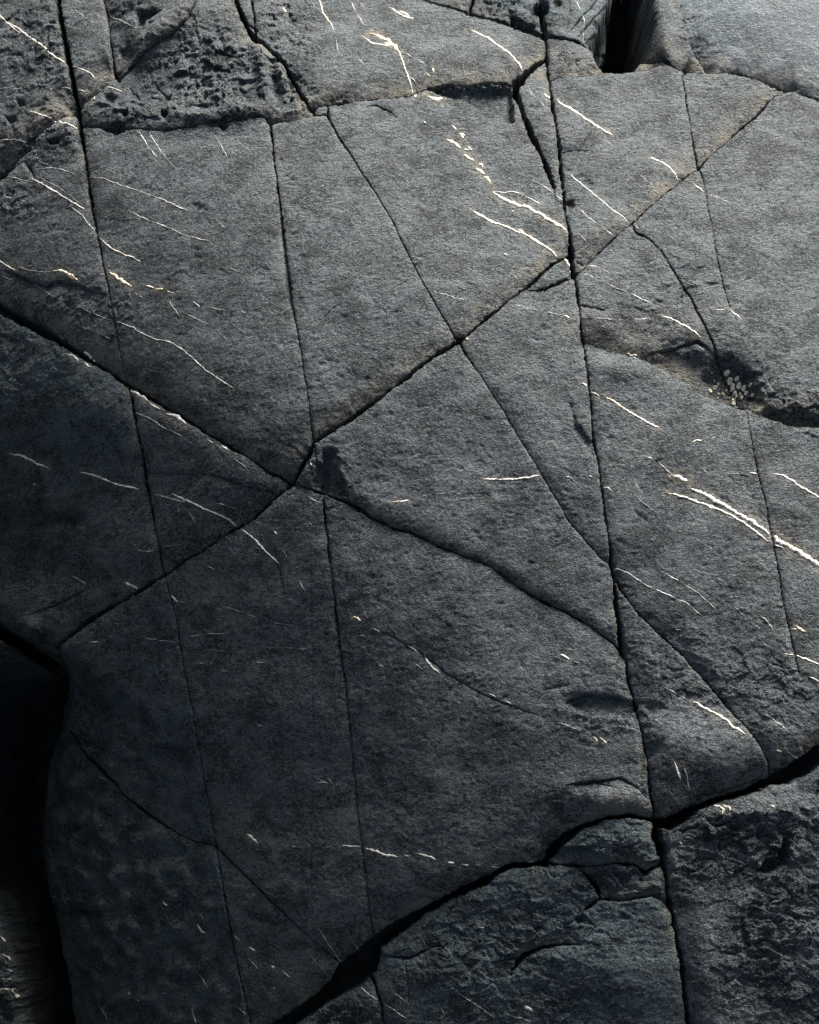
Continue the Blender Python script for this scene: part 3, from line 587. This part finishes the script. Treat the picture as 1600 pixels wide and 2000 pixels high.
# ------------------------------------------------------------------ veins: (points, width px, kind)
VE = []
def vein(*a, w=3, k='w'):
    VE.append((np.array(a, float), w, k))
VEINS = '''
-12,22 0,30 20,50 40,67;4 | 15,42 40,60 75,84 110,112 131,123;4.5 | 138,125 160,131 175,139 185,149;3 | 0,72 18,84;1.5d | 195,3 220,25 245,39 265,51;2.5
142,12 165,33 182,43;1.6d | 225,93 248,111;1.5d | 80,109 105,127;1.5d | 118,165 138,168;2.4 | 147,170 165,172;2.5 | 80,171 100,170;2 | -10,172 45,173;1.3d
206,167 222,171 238,176;3.4 | 178,192 182,187 184,193;4 | 56,215 90,225 120,238 150,248;3.6 | 158,243 180,243;2 | -10,272 4,270 25,268 46,271;3
265,240 275,262 290,285 306,305;2.6 | 290,253 305,280 325,307 345,332;2 | 408,243 425,270 440,298 448,315;1.7 | 50,305 65,305 78,311;2 | 70,330 90,329 110,329 145,340;2
62,348 85,361 110,376 130,388 165,408;4 | 80,348 120,370 160,400;1.2d | 135,400 160,420 175,440 187,451;3 | 10,340 40,350 65,356;1.8 | 5,380 40,390 65,405;1.2d
177,346 205,350 235,361 270,372;2.6 | 208,330 230,341;1.2d | 296,381 325,392 350,405 366,412;3.4 | 250,410 290,430 330,445 355,457 385,465 410,470 418,480;2.4 | 440,520 470,531;1d
196,466 215,483 240,495 262,503 275,511;3.6 | 200,535 206,536;4 | 270,372 296,381;1.2d | 418,425 440,445;1d | 480,450 492,465;1d
-12,505 0,510 28,525;4 | 32,517 55,527 90,531 105,529;2.4 | 105,529 122,530 140,540 153,547;9y | 60,547 85,565 105,578 130,587;1.8 | 0,535 25,545;1.5d
215,531 232,545 257,559;9y | 285,557 292,558 300,562;4 | 304,565 318,563;7y | 325,568 340,571;3 | 345,568 358,573;2 | 260,568 280,583;1.4d
330,588 342,605 352,618;2.4 | 355,608 380,620 405,632;1.8 | 375,587 390,598;2 | 408,599 425,603 443,606;2.4 | 465,602 478,610;2.4 | 525,607 533,611;2.4 | 420,640 445,665;1.1d | 455,632 480,652;1.1d
148,595 180,612 218,625;1.8 | 228,628 260,640 268,647 300,662 330,668 360,685 380,703 400,722 430,742 455,758;3.2 | 63,641 88,651;3 | 130,690 143,694 153,704;5 | 145,676 170,688 188,706;5
165,707 178,716;4 | 75,660 88,673;1.5d | 195,652 215,662;1.5d | 252,761 270,769 288,781;7 | 290,784 312,799;4.5 | 325,806 345,814 364,826;9 | 432,870 446,879;4 | 403,857 418,867;2.6
258,801 290,815 320,835 350,850 385,873;1.6 | 455,895 482,915;2 | 8,873 30,878 55,890 85,903;5.4 | 150,915 185,925 205,935 235,945 268,952;4.4 | 50,930 55,932;4 | 100,775 118,790;1.3d
300,962 330,972 362,980;3 | 335,962 370,980 410,998 440,1010 465,1027;4 | 412,982 440,987 465,995;2 | 467,1030 485,1042 500,1055 520,1078 545,1100;3.8 | 585,1135 600,1162;2.5 | 345,985 350,1000;1.2d | 430,1043 450,1052;2d | 370,1000 380,1018;1.2d | 550,1070 562,1090;1.3d
265,1073 285,1077 305,1073;2 | 320,1065 355,1063;1.2d | 135,1120 150,1128 165,1138;2 | 240,1135 262,1145 277,1155;5 | 327,1157 338,1166 347,1174;4 | 347,1174 362,1176;1.6d | 96,1135 103,1137;2.4d
265,1245 300,1248 345,1255;2 | 370,1244 405,1238 445,1237;1.8 | 20,1241 40,1250;3 | 65,1252 80,1256;2 | 175,1253 190,1254;2.4 | 120,1256 160,1255;1d | 85,1338 92,1338;3.4 | 485,1200 500,1206;2.4 | 440,1185 480,1198;1d | 530,1215 570,1222;1d | 500,1263 540,1264;1.3d | 550,1265 600,1267;1.2d | 380,1295 400,1296;1d | 500,1294 520,1294;2d | 430,1310 445,1312;2d | 410,1268 450,1275;1d
535,1038 541,1043;6y | 606,903 608,910;4 | 604,1022 608,1026;3 | 595,965 610,975 630,982;2 | 500,1018 505,1022;3 | 405,1105 420,1112;1.2d | 470,1350 495,1360;1d | 500,1415 515,1420;1.2d
622,-8 632,25 645,45 653,60;3.6 | 654,65 659,90 661,110;1.6 | 683,-5 700,30 711,48;2.5 | 695,-5 715,15 740,27;2 | 760,12 785,28 808,36;4 | 780,22 800,30;5 | 553,15 558,22;6
707,72 725,86 742,92 765,92 780,108 785,122 793,140 803,165 808,182;3.6 | 722,66 738,70 760,83 776,99;8y | 752,86 768,92 778,104;8y | 785,107 815,122 835,130;1.5 | 800,150 818,162;2 | 845,134 847,142;4.5 | 828,138 840,148;1.6 | 700,120 718,138;1d | 905,127 909,150;1.3d | 688,187 691,196;2d
920,60 940,70 965,85 985,98 1005,115 1024,137;4.6 | 836,189 850,192 865,190;9 | 860,200 875,225;1.5 | 809,184 811,190;6 | 825,50 832,58;2 | 826,91 830,97;1.5d | 735,147 765,143;1d
873,271 885,278 900,288;6 | 884,245 891,253;3.5 | 897,260 908,264;5.5 | 898,264 906,268;3y | 905,290 915,291 916,294;3 | 906,301 914,304 926,312;6y | 932,320 942,318 944,324;3.4y | 930,326 940,331 946,339;6y | 945,343 952,345 958,354;5y | 914,284 922,291;4y | 826,236 832,240;3d | 838,245 850,248;2d | 935,340 941,347;2d
963,372 985,374 1003,372 1025,379;3 | 1020,380 1035,385 1060,400;1.4y | 964,373 985,387 1010,397 1035,405 1055,418 1080,432 1106,448;7.5 | 920,405 945,422 965,432 985,438 1005,448 1025,455 1040,463 1060,477 1080,487 1090,497;5.2 | 1010,446 1027,455;5y
1040,350 1060,360 1080,375;2.5 | 1086,380 1096,386 1104,395;2.5 | 960,410 974,413;2 | 1000,410 1004,411;3 | 983,493 991,497;3 | 993,532 1003,537 1011,545;2 | 848,571 880,580 910,588;1.6 | 1004,599 1025,603 1050,609;2.6 | 1100,617 1112,621;4 | 1070,612 1090,616;1.5d | 905,330 945,337;1d | 630,472 634,474;1.5d | 628,362 632,364;2d | 484,352 487,354;2.4d | 910,660 915,663;5
1088,192 1100,205 1120,215 1140,232 1160,245 1180,257 1196,266;5 | 1063,182 1080,193;4 | 1033,172 1040,183 1055,197 1070,212 1080,225;2 | 1055,195 1062,210;1.2d | 1110,338 1135,360 1165,385 1195,410 1220,425 1231,438;3 | 1110,400 1130,405 1150,427 1180,447 1205,463;2.4 | 1268,310 1290,316 1310,328 1326,348;4.2 | 1220,295 1235,302;1.4 | 1240,335 1262,352 1282,365;1.2d | 1180,275 1200,290;1d
1335,348 1350,349;2.6 | 1352,355 1358,362 1377,374;3.2 | 1384,381 1400,384 1430,398;1.8 | 1238,440 1248,448;2 | 1253,446 1280,453;1.3d | 1110,-5 1128,3 1137,20 1142,35 1142,80;1.8 | 1130,456 1155,478;1d
1094,502 1108,505 1114,518 1115,528;6 | 1143,518 1165,520 1195,537;2.4 | 1130,541 1145,534 1165,545 1200,560 1235,575 1290,600;1.8 | 1290,614 1315,622 1345,640 1370,657;3.6 | 1240,621 1265,621;2.6 | 1357,607 1372,608;2.6 | 1395,607 1415,606;1.5 | 1425,606 1435,613 1448,627;3.6 | 1366,673 1377,681;1.8 | 1150,618 1210,622;1.2d | 1172,578 1174,580;2d
1228,682 1236,686 1248,686;4y | 1240,690 1250,694;3 | 1415,779 1435,782 1452,793;2.4 | 1470,801 1500,808 1525,815 1555,830;2 | 1136,748 1150,756;5 | 1155,766 1170,773;3 | 1183,776 1200,785 1215,795 1235,807 1260,822 1287,836;5 | 1156,788 1157,840;1.2d
1350,865 1360,861 1370,861;3.6 | 1388,858 1397,854;2.6 | 1440,847 1465,850;1.8 | 1262,893 1272,895;3 | 1259,885 1268,886;1.5 | 1288,905 1300,918 1315,930;3 | 1314,931 1327,933 1341,941;10 | 1363,908 1382,925;2.4 | 1465,923 1484,925;3 | 1415,924 1460,925;1.3d
1510,925 1530,928 1550,940 1575,958 1615,980;4.2 | 1300,962 1330,970 1360,981 1390,990 1420,1003 1450,1020 1475,1038 1500,1057;5.2 | 1509,1063 1525,1068 1533,1076;3 | 1350,956 1380,968 1410,985 1440,1003 1470,1020 1495,1037 1503,1043;10 | 1503,1043 1515,1052 1540,1067 1570,1085 1615,1117;12
1384,990 1394,996;5y | 945,935 965,936 970,934;5 | 970,936 1000,936 1030,933 1056,929;4.4 | 768,981 780,980 797,978;4 | 820,970 833,968;2 | 855,965 870,962;1.6 | 890,966 905,961;1.3d | 1097,930 1115,932 1140,957;1.6 | 1165,935 1173,950;2.4 | 1178,952 1188,953 1196,961;2.4 | 1150,929 1158,934;2 | 1235,965 1260,985 1283,1002;1.3 | 1225,940 1232,948;2d | 1240,942 1247,955;3d | 1200,1106 1230,1120 1265,1143 1300,1160 1340,1178 1370,1202;2.6 | 1290,1115 1325,1135 1365,1160 1400,1191;2.2 | 1355,1050 1390,1072;1d | 1400,1128 1412,1136;1.2d
1485,1203 1500,1215 1510,1230;3.4 | 1473,1220 1490,1232;1.3d | 1320,1229 1332,1229;2.2 | 1555,1222 1560,1229 1572,1234;6y | 1543,1229 1556,1230;3 | 1532,1277 1555,1280 1580,1290 1615,1305;4 | 1545,1310 1560,1314;2.4 | 1580,1322 1592,1327 1615,1342;3.6 | 1430,1180 1455,1205;1d | 1420,1168 1445,1165;1d | 1478,1243 1500,1262;1d | 1534,1150 1537,1300;.8d
1095,1277 1103,1281 1111,1288;4 | 1090,1267 1118,1268;1.6 | 1120,1291 1130,1295;1.6 | 1300,1343 1320,1354 1345,1367;2.4 | 1355,1370 1380,1385 1405,1398 1420,1408 1430,1420 1453,1434;7 | 1493,1395 1515,1408 1537,1426;3.2 | 1385,1362 1400,1374;1d | 1422,1338 1450,1348;1d | 1060,1240 1072,1253;1.6 | 1145,1313 1155,1316;1.6d
690,1205 697,1208 706,1213;5y | 730,1228 743,1236;3 | 797,1262 810,1270 822,1278;3 | 828,1280 838,1295 850,1308 861,1316;4.4 | 808,1295 825,1308;2.4 | 740,1300 749,1304;3 | 710,1195 720,1210;1.4d | 695,1243 712,1242;1.2d | 955,1355 968,1363;3 | 988,1370 998,1376;3 | 1084,1412 1100,1415 1126,1425;2.6 | 1158,1440 1163,1443 1166,1449;5 | 1170,1441 1185,1452;4
1314,1487 1321,1505 1328,1524;4.4 | 1333,1495 1342,1520 1346,1540 1350,1545;3 | 1330,1525 1346,1545;1.2d | 1518,1466 1531,1468;5 | 1540,1467 1548,1472 1560,1478 1584,1483;3.4
483,1629 492,1636 504,1646;6.5 | 565,1652 595,1656;1.8 | 630,1655 650,1654;1.6d | 668,1651 690,1653 706,1653;4 | 711,1655 725,1660 750,1668 778,1674;5b | 790,1670 800,1672;3d | 815,1667 835,1672 852,1678;4 | 875,1684 887,1687;4.4 | 900,1688 916,1690;4.4 | 928,1688 940,1690;2.5 | 960,1692 977,1695;3 | 1000,1688 1015,1686;4 | 1033,1684 1052,1683;3 | 610,1516 640,1530;1.8d | 640,1520 652,1533;2 | 618,1527 640,1530;2.4d
622,1813 640,1842 658,1870 670,1890;2.4 | 682,1830 695,1850 706,1872;1.6 | 706,1833 715,1838;2 | 690,1917 710,1935 738,1955;3.4 | 745,1957 770,1973 795,1990;2.4 | 895,1940 930,1962 965,1988;2.6 | 935,1811 952,1815;3 | 1024,1966 1032,1969 1040,1975;9 | 1000,1985 1020,1989 1038,1996;3 | 857,1962 870,1985;1.5d | 530,1887 536,1891;4.4 | 550,1896 567,1910;2.4 | 653,1928 666,1924;4 | 765,1935 800,1962;1.3d | 860,1840 880,1862;1d | 1070,1703 1076,1715;1.8d
385,1805 393,1820 400,1823;4 | 390,1785 398,1797;3 | 318,1762 327,1769;5 | 380,1893 393,1912 405,1930;2 | 180,1970 192,1985 200,2004;2 | 372,1965 382,2000;2 | 188,1515 200,1522;3 | 240,1549 244,1551;3.4 | 458,1828 470,1838;3 | 487,1850 497,1857;4 | 485,1870 505,1895;1.4d | 245,1942 247,1944;4 | 316,1941 318,1943;5 | 265,1955 267,1957;4 | 72,1756 85,1753;2d | 75,1882 78,1884;4 | 460,1965 480,1980;2 | 120,1400 135,1418;1.3d | 245,1832 248,1834;3 | 533,1930 537,1932;3
-5,1830 8,1846 25,1858;3.6 | -5,1862 12,1872 28,1890;5 | -5,1912 20,1914 36,1930;3.4 | -5,1932 25,1934;4.4 | 18,1934 33,1955 40,1975;6 | 39,1925 41,1950 38,1985;4.4 | 41,1992 46,2010;5 | 0,1890 20,1900;3 | 5,1795 20,1815;2.4
1394,1572 1408,1573 1413,1582 1408,1590;4.4 | 1413,1571 1425,1576 1424,1584;4.4 | 1340,1636 1350,1634 1356,1641;3.4 | 1328,1643 1334,1650;3 | 1346,1652 1358,1658;3 | 1505,1573 1510,1575;5 | 1449,1594 1452,1596;3 | 1530,1679 1534,1682;3 | 1324,1834 1326,1848;3.4 | 1331,1900 1333,1903;3.4 | 1316,1607 1324,1610;2d | 1393,1592 1396,1596;3 | 1320,1575 1326,1582;1.6d
1248,13 1250,18;3.4 | 1249,40 1250,47;4.4 | 1246,55 1248,60;4.4 | 1234,16 1236,18;2.6 | 1204,36 1206,38;2.6 | 1235,38 1236,40;2 | 1157,76 1159,80;3.4 | 1180,78 1181,81;2.6 | 1247,98 1249,100;3 | 1211,88 1213,90;2.4 | 1266,100 1267,103;2.4 | 1225,70 1226,71;2
'''
for tok in VEINS.replace('\n', '|').split('|'):
    tok = tok.strip()
    if not tok: continue
    a, b = tok.split(';'); kk = b[-1] if b[-1] in 'dyb' else 'w'
    VE.append((np.array([[float(c) for c in q.split(',')] for q in a.split()]), float(b.rstrip('dyb')), kk))

# tan halo beside the broader veins
HALO = np.zeros(U.shape)
for p, wd, kk in VE:
    if wd < 2.4: continue
    for a, b in zip(p[:-1], p[1:]):
        W = win(min(a[0], b[0]), max(a[0], b[0]), min(a[1], b[1]), max(a[1], b[1]), 24)
        if U[W].size == 0: continue
        dd = seg_d(U[W], V[W], a[0], a[1], b[0], b[1])[0]
        HALO[W] = np.maximum(HALO[W], min(1, wd/8)*np.exp(-(dd/(wd*1.1+2))**2))
HALO *= np.clip(.7+.8*vnoise(PX/14, PY/14, 91), 0, 1)

# ------------------------------------------------------------------ the blocks
WX, WY, WZ = world(UW, VW, H*K)
WX = WX.ravel(); WY = WY.ravel(); WZ = WZ.ravel()
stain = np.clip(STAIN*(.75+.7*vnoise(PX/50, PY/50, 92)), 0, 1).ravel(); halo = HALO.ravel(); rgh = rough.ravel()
def tag(o, label=None, cat=None, group=None, kind=None):
    for k, v in (('label', label), ('category', cat), ('group', group), ('kind', kind)):
        if v: o[k] = v
def build_block(T, name, mat, parent=None):
    vid, inv = np.unique(T.ravel(), return_inverse=True)
    c = np.array([WX[vid].mean(), WY[vid].mean(), WZ[vid].min()])
    co = np.stack([WX[vid], WY[vid], WZ[vid]], 1)-c
    me = bpy.data.meshes.new(name); nt_ = len(T)
    me.vertices.add(len(vid)); me.vertices.foreach_set('co', co.astype(np.float32).ravel())
    me.loops.add(nt_*3); me.loops.foreach_set('vertex_index', inv.astype(np.int32))
    me.polygons.add(nt_); me.polygons.foreach_set('loop_start', np.arange(0, nt_*3, 3, dtype=np.int32))
    try: me.polygons.foreach_set('loop_total', np.full(nt_, 3, np.int32))
    except Exception: pass
    me.polygons.foreach_set('use_smooth', np.ones(nt_, bool))
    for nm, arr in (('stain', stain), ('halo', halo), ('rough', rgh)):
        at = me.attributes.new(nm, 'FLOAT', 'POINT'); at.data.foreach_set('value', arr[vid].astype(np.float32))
    me.materials.append(mat); me.update(calc_edges=True)
    o = bpy.data.objects.new(name, me); S.collection.objects.link(o); o.location = c
    return o
SEEDS = [  # u, v, name, category, material, label
 (60,90,'rock_block','rock block',ROCK,'pitted grey corner block crossed by a forked white vein, left of the long black joint'),
 (165,90,'rock_block','rock block',ROCK,'narrow grey block beside the long black joint, with a tan rounded foot'),
 (290,50,'rock_block','rock block',ROCK,'block with a smooth slanting ramp of stone between two cracks at the top edge'),
 (390,153,'rock_block','rock block',ROCK,'deeply eroded block full of small holes and broken ridges, above the smooth slabs'),
 (483,10,'rock_splinter','rock splinter',ROCK2,'thin dark splinter wedged in the crack at the top of the eroded block'),
 (760,90,'rock_slab','rock slab',ROCK,'slab with a crusty yellow quartz knot and a tan undercut lower edge'),
 (890,0,'rock_block','rock block',ROCK,'small grey block above the sloping top joint, with its edge cut off by the photo'),
 (1000,20,'rock_block','rock block',ROCK2,'dark block with black holes eaten into its lower edge'),
 (1150,30,'rock_block','rock block',ROCK2,'block of striped slanting planes beside the black chasm, crossed by one thin white line'),
 (1289,66,'rock_column','rock column',ROCK,'steep upright rib of rock between the black chasm and the smooth boulder'),
 (1480,60,'boulder','boulder',ROCK3,'big smooth pale grey boulder resting behind the top joint'),
 (1156,112,'rock_ledge','rock ledge',ROCK,'wedge shaped ledge with a pale top and brown face, just below the black chasm'),
 (1043,200,'rock_sliver','rock sliver',ROCK,'narrow sliver of rock tapering downward between two black cracks'),
 (1209,292,'rock_slab','rock slab',ROCK,'slab with a white vein across its upper left corner, under the wedge shaped ledge'),
 (1409,211,'rock_slab','rock slab',ROCK,'triangular slab ending in a point, between a hairline and a slanting crack'),
 (900,374,'rock_slab','rock slab',ROCK,'slab with a chain of yellow quartz lumps and two bold white veins'),
 (679,542,'rock_slab','rock slab',ROCK,'plain vein free slab tapering downward between two hairline cracks'),
 (398,547,'rock_slab','rock slab',ROCK,'smooth slab narrowing to the star shaped meeting of cracks, veins on its left side'),
 (108,479,'rock_slab','rock slab',ROCK,'slab left of the long joint with a yellow quartz lip above a dark hollow'),
 (1477,400,'rock_slab','rock slab',ROCK,'broad vein poor slab that slopes down to a brown hollow with barnacles'),
 (1268,590,'rock_slab','rock slab',ROCK,'slab with a swollen brown lower edge above the slanting ledge'),
 (1085,550,'rock_wedge','rock wedge',ROCK2,'small dark wedge of stone jammed below the bold white veins, white at its tip'),
 (1069,765,'rock_slab','rock slab',ROCK,'dark slab without bold veins, pointing down between a hairline and the long right joint'),
 (899,831,'rock_slab','rock slab',ROCK,'five sided dark slab with one short white vein ending at its hairline edge'),
 (1401,1057,'rock_slab','rock slab',ROCK,'wide slab carrying the thickest pair of long white quartz veins'),
 (603,929,'rock_chip','rock chip',ROCK2,'small dark chip set in the star shaped meeting of cracks'),
 (129,956,'rock_slab','rock slab',ROCK2,'very dark slab falling away to black, with two broken white veins'),
 (400,870,'rock_slab','rock slab',ROCK,'dark triangular slab with white quartz along its upper edge'),
 (400,1000,'rock_slab','rock slab',ROCK,'small dark slab crossed by a vein that runs to its lower right edge'),
 (542,1300,'rock_slab','rock slab',ROCK,'tall dark slab with a faint straight scratch, below the star shaped meeting of cracks'),
 (480,1850,'rock_slab','rock slab',ROCK,'dark triangular slab with flecks of quartz, below a slanting hairline'),
 (919,1401,'rock_slab','rock slab',ROCK,'large smooth slab with a dashed white vein near its curved bottom edge'),
 (230,1400,'rock_slab','rock slab',ROCK2,'dark slab whose rounded left edge drops into the black gully'),
 (231,1750,'rock_slab','rock slab',ROCK2,'nearly black slab with faint pale flecks, between the gully and a long hairline'),
 (10,1950,'rock_block','rock block',ROCK2,'black rock beyond the gully, webbed with white quartz'),
 (1338,1440,'rock_slab','rock slab',ROCK,'slab with a rounded tan foot and a short thick white vein'),
 (1197,1640,'rock_lump','rock lump',ROCK2,'rounded dark lump under an arched crack'),
 (1229,1740,'rock_lump','rock lump',ROCK2,'broken angular dark lump, lying below the rounded one'),
 (1042,1900,'rock_slab','rock slab',ROCK2,'rough low slab with a curved black notch, below the wide bottom crack'),
 (679,1980,'rock_block','rock block',ROCK2,'small black block at the foot of the wide bottom crack'),
 (1465,1766,'rock_slab','rock slab',ROCK,'scaly broken low slab with a black pit and flaking surface'),
]
GROUP = 'jointed rocks of the slate outcrop'
lab2block = {}; used = {}
for sd_ in SEEDS:
    l = int(cell_at(np.array([sd_[0]]), np.array([sd_[1]]))[0])
    if l in used or l == 0: print('SEED CLASH', sd_[:2], used.get(l)); continue
    used[l] = sd_
order = np.argsort(TL, kind='stable'); tl_s = TL[order]; bounds = np.flatnonzero(np.diff(tl_s))+1
groups = np.split(order, bounds)
rest = []
for gidx in groups:
    l = int(TL[gidx[0]])
    if l in used:
        sd_ = used[l]
        o = build_block(TT[gidx], sd_[2], sd_[4]); tag(o, sd_[5], sd_[3], GROUP, 'thing')
        lab2block[l] = o
    else:
        m_ = (LAB == l) & (CU > 0) & (CU < 1600) & (CV > 0) & (CV < 2000)
        if m_.sum(): print('UNSEEDED', l, int(m_.sum()), round(float(CU[m_].mean())), round(float(CV[m_].mean())))
        rest.append(gidx)
if rest:
    o = build_block(TT[np.concatenate(rest)], 'bedrock', ROCK); tag(o, 'dark bedrock beyond the jointed slabs', kind='structure')
print('blocks', round(time.time()-T0, 1))

# ------------------------------------------------------------------ sampling the finished surface
def bil(A, u, v):
    i = np.clip(np.searchsorted(us, u, side='right')-1, 0, NU-2); j = np.clip(np.searchsorted(vs, v, side='right')-1, 0, NV-2)
    a = (u-us[i])/(us[i+1]-us[i]); b = (v-vs[j])/(vs[j+1]-vs[j])
    return (A[j, i]*(1-a)+A[j, i+1]*a)*(1-b)+(A[j+1, i]*(1-a)+A[j+1, i+1]*a)*b
def add_part(name, verts, faces, mat, par, smooth=True, label=None):
    me = bpy.data.meshes.new(name); c = np.array(par.location)
    me.from_pydata([tuple(x) for x in (verts-c)], [], faces); me.materials.append(mat)
    if smooth: me.polygons.foreach_set('use_smooth', np.ones(len(me.polygons), bool))
    o = bpy.data.objects.new(name, me); S.collection.objects.link(o); o.parent = par
    if label: o['label'] = label
    return o
rs = np.random.RandomState(11)
MATS = {'w': QW, 'y': QY, 'd': QD, 'b': QW}
nv_ = 0
for vi, (p, wd, kk) in enumerate(VE):
    p3 = resample(np.concatenate([p, np.zeros((len(p), 1))], 1), 2.2 if wd > 3 else 2.8)[:, :2]
    if len(p3) < 3: p3 = resample(np.concatenate([p, np.zeros((len(p), 1))], 1), .8)[:, :2]
    tg = np.gradient(p3, axis=0); tg /= np.linalg.norm(tg, axis=1)[:, None]+1e-9
    arc = np.concatenate([[0], np.cumsum(np.hypot(*np.diff(p3, axis=0).T))]); n = len(arc); z0 = arc*0+vi*2.37
    nr = np.stack([-tg[:, 1], tg[:, 0]], 1)
    lat = (1.3*vnoise(arc/16, z0, 81)+.7*vnoise(arc/6, z0, 82))*min(1.2, .5+wd/8)
    p3 = p3+nr*lat[:, None]
    wv = wd*.74*(1+.5*vnoise(arc/17, z0, 83)+.5*vnoise(arc/6.5, z0, 84))
    if kk == 'b': wv = wd*np.clip(.35+np.abs(np.sin(arc*math.pi/11)), .2, 1.1)*(1+.3*vnoise(arc/8, z0, 85))
    if wd < 3: wv = wv*np.clip(.75+1.1*vnoise(arc/20, z0, 86), .0, 1.3)
    tip = min(arc[-1]*.3+.1, 22.); wv = wv*np.clip(.25+np.minimum(arc, arc[-1]-arc)/tip, 0, 1)
    wv = np.maximum(wv, .3)
    asym = .5+.25*vnoise(arc/8, z0, 87)
    eL = p3+nr*(wv*asym+.15*rs.randn(n))[:, None]; eR = p3-nr*(wv*(1-asym)+.15*rs.randn(n))[:, None]
    gdep = bil(GD, p3[:, 0], p3[:, 1])
    lb = cell_at(p3[:, 0], p3[:, 1])
    ok = (gdep < 7) & (lb > 0)
    # split where it crosses a joint or enters another block
    runs = []; cur = []
    for k in range(n):
        if ok[k] and (not cur or lb[k] == lb[cur[-1]]): cur.append(k)
        else:
            if len(cur) > 1: runs.append(cur)
            cur = [k] if ok[k] else []
    if len(cur) > 1: runs.append(cur)
    up = min(.9, .15+.08*wd)*(1+.9*vnoise(arc/5, z0, 88))
    for r_ in runs:
        par = lab2block.get(int(lb[r_[0]]))
        if par is None: continue
        r_ = np.array(r_); vt = []
        for (q, dh) in ((eL, -.7), (.8*eL+.2*p3, None), (.8*eR+.2*p3, None), (eR, -.7)):
            hh = bil(HS, q[r_, 0], q[r_, 1])
            hm = np.maximum(hh, bil(H, q[r_, 0], q[r_, 1]))
            hh = hm-.5 if dh is not None else hm+.25+.45*up[r_]
            x, y, z = world(q[r_, 0], q[r_, 1], hh*K); vt.append(np.stack([x, y, z], 1))
        m_ = len(r_); verts = np.concatenate(vt); faces = []
        for k in range(m_-1):
            for q in range(3):
                a = q*m_+k; faces.append((a, a+1, a+m_+1, a+m_))
        # keep upward facing
        v0, v1, v3 = verts[faces[1][0]], verts[faces[1][1]], verts[faces[1][3]]
        if np.cross(v1-v0, v3-v0)[2] < 0: faces = [f[::-1] for f in faces]
        add_part('quartz_vein', verts, faces, (QM if kk == 'w' and wd < 3.5 else MATS[kk]), par, label={'y': 'lumpy yellowed quartz'}.get(kk)); nv_ += 1
print('veins', nv_, round(time.time()-T0, 1))

# barnacles in the brown hollow
par = lab2block[int(cell_at(np.array([1477.]), np.array([400.]))[0])]
BAR = [(1428,716,9,8),(1435,730,9,11),(1441,742,7,14),(1446,757,8,12),(1453,740,8,12),(1448,727,7,8),(1462,745,7,11),(1445,767,8,10),(1467,754,6,7),(1459,762,5,6),(1407,741,9,6),(1397,749,7,7),(1413,735,4,6),(1424,753,7,4),(1414,753,4,4),(1436,760,4,3),(1445,772,6,6),(1450,779,6,3),(1478,760,5,5),(1398,716,3,3),(1472,742,4,5),(1430,745,3,5),(1419,722,3,3),(1456,754,4,4),(1405,728,3,3),(1412,762,3,3)]
for k, (u, v, a, b) in enumerate(BAR):
    N = 12; vt = []; faces = []
    ang = np.linspace(0, 2*math.pi, N, endpoint=False)
    for (s_, dh) in ((1.0, -.8), (.92, 1.6), (.6, 2.8), (.3, 1.0)):
        rr = s_*(1+.22*vnoise(np.cos(ang)*1.3+k*3, np.sin(ang)*1.3, 95))
        uu_ = u+np.cos(ang)*rr*a*.62; vv_ = v+np.sin(ang)*rr*b*.62
        x, y, z = world(uu_, vv_, (bil(H, uu_, vv_)+dh)*K); vt.append(np.stack([x, y, z], 1))
    x, y, z = world(np.array([u]), np.array([v]), (bil(H, np.array([float(u)]), np.array([float(v)]))+.3)*K)
    vt.append(np.stack([x, y, z], 1)); verts = np.concatenate(vt)
    for q in range(3):
        for i in range(N):
            faces.append((q*N+i, (q+1)*N+i, (q+1)*N+(i+1) % N, q*N+(i+1) % N))
    for i in range(N): faces.append((3*N+i, 4*N, 3*N+(i+1) % N))
    add_part('barnacle', verts, faces, LICHEN, par)

# ------------------------------------------------------------------ ground far around, below the outcrop
n = 60; xs = np.sinh(np.linspace(-4.5, 4.5, n))*2.2; gx, gy = np.meshgrid(xs, xs+2)
gz = -2.6+.25*vnoise(gx/3, gy/3, 97)+.1*vnoise(gx, gy, 98)
me = bpy.data.meshes.new('ground')
me.from_pydata(np.stack([gx.ravel(), gy.ravel(), gz.ravel()], 1).tolist(), [], [(j*n+i, j*n+i+1, (j+1)*n+i+1, (j+1)*n+i) for j in range(n-1) for i in range(n-1)])
me.polygons.foreach_set('use_smooth', np.ones(len(me.polygons), bool)); me.materials.append(ROCK)
o = bpy.data.objects.new('ground', me); S.collection.objects.link(o); tag(o, 'dark shore rock around and below the outcrop', kind='structure')
print('done', round(time.time()-T0, 1))
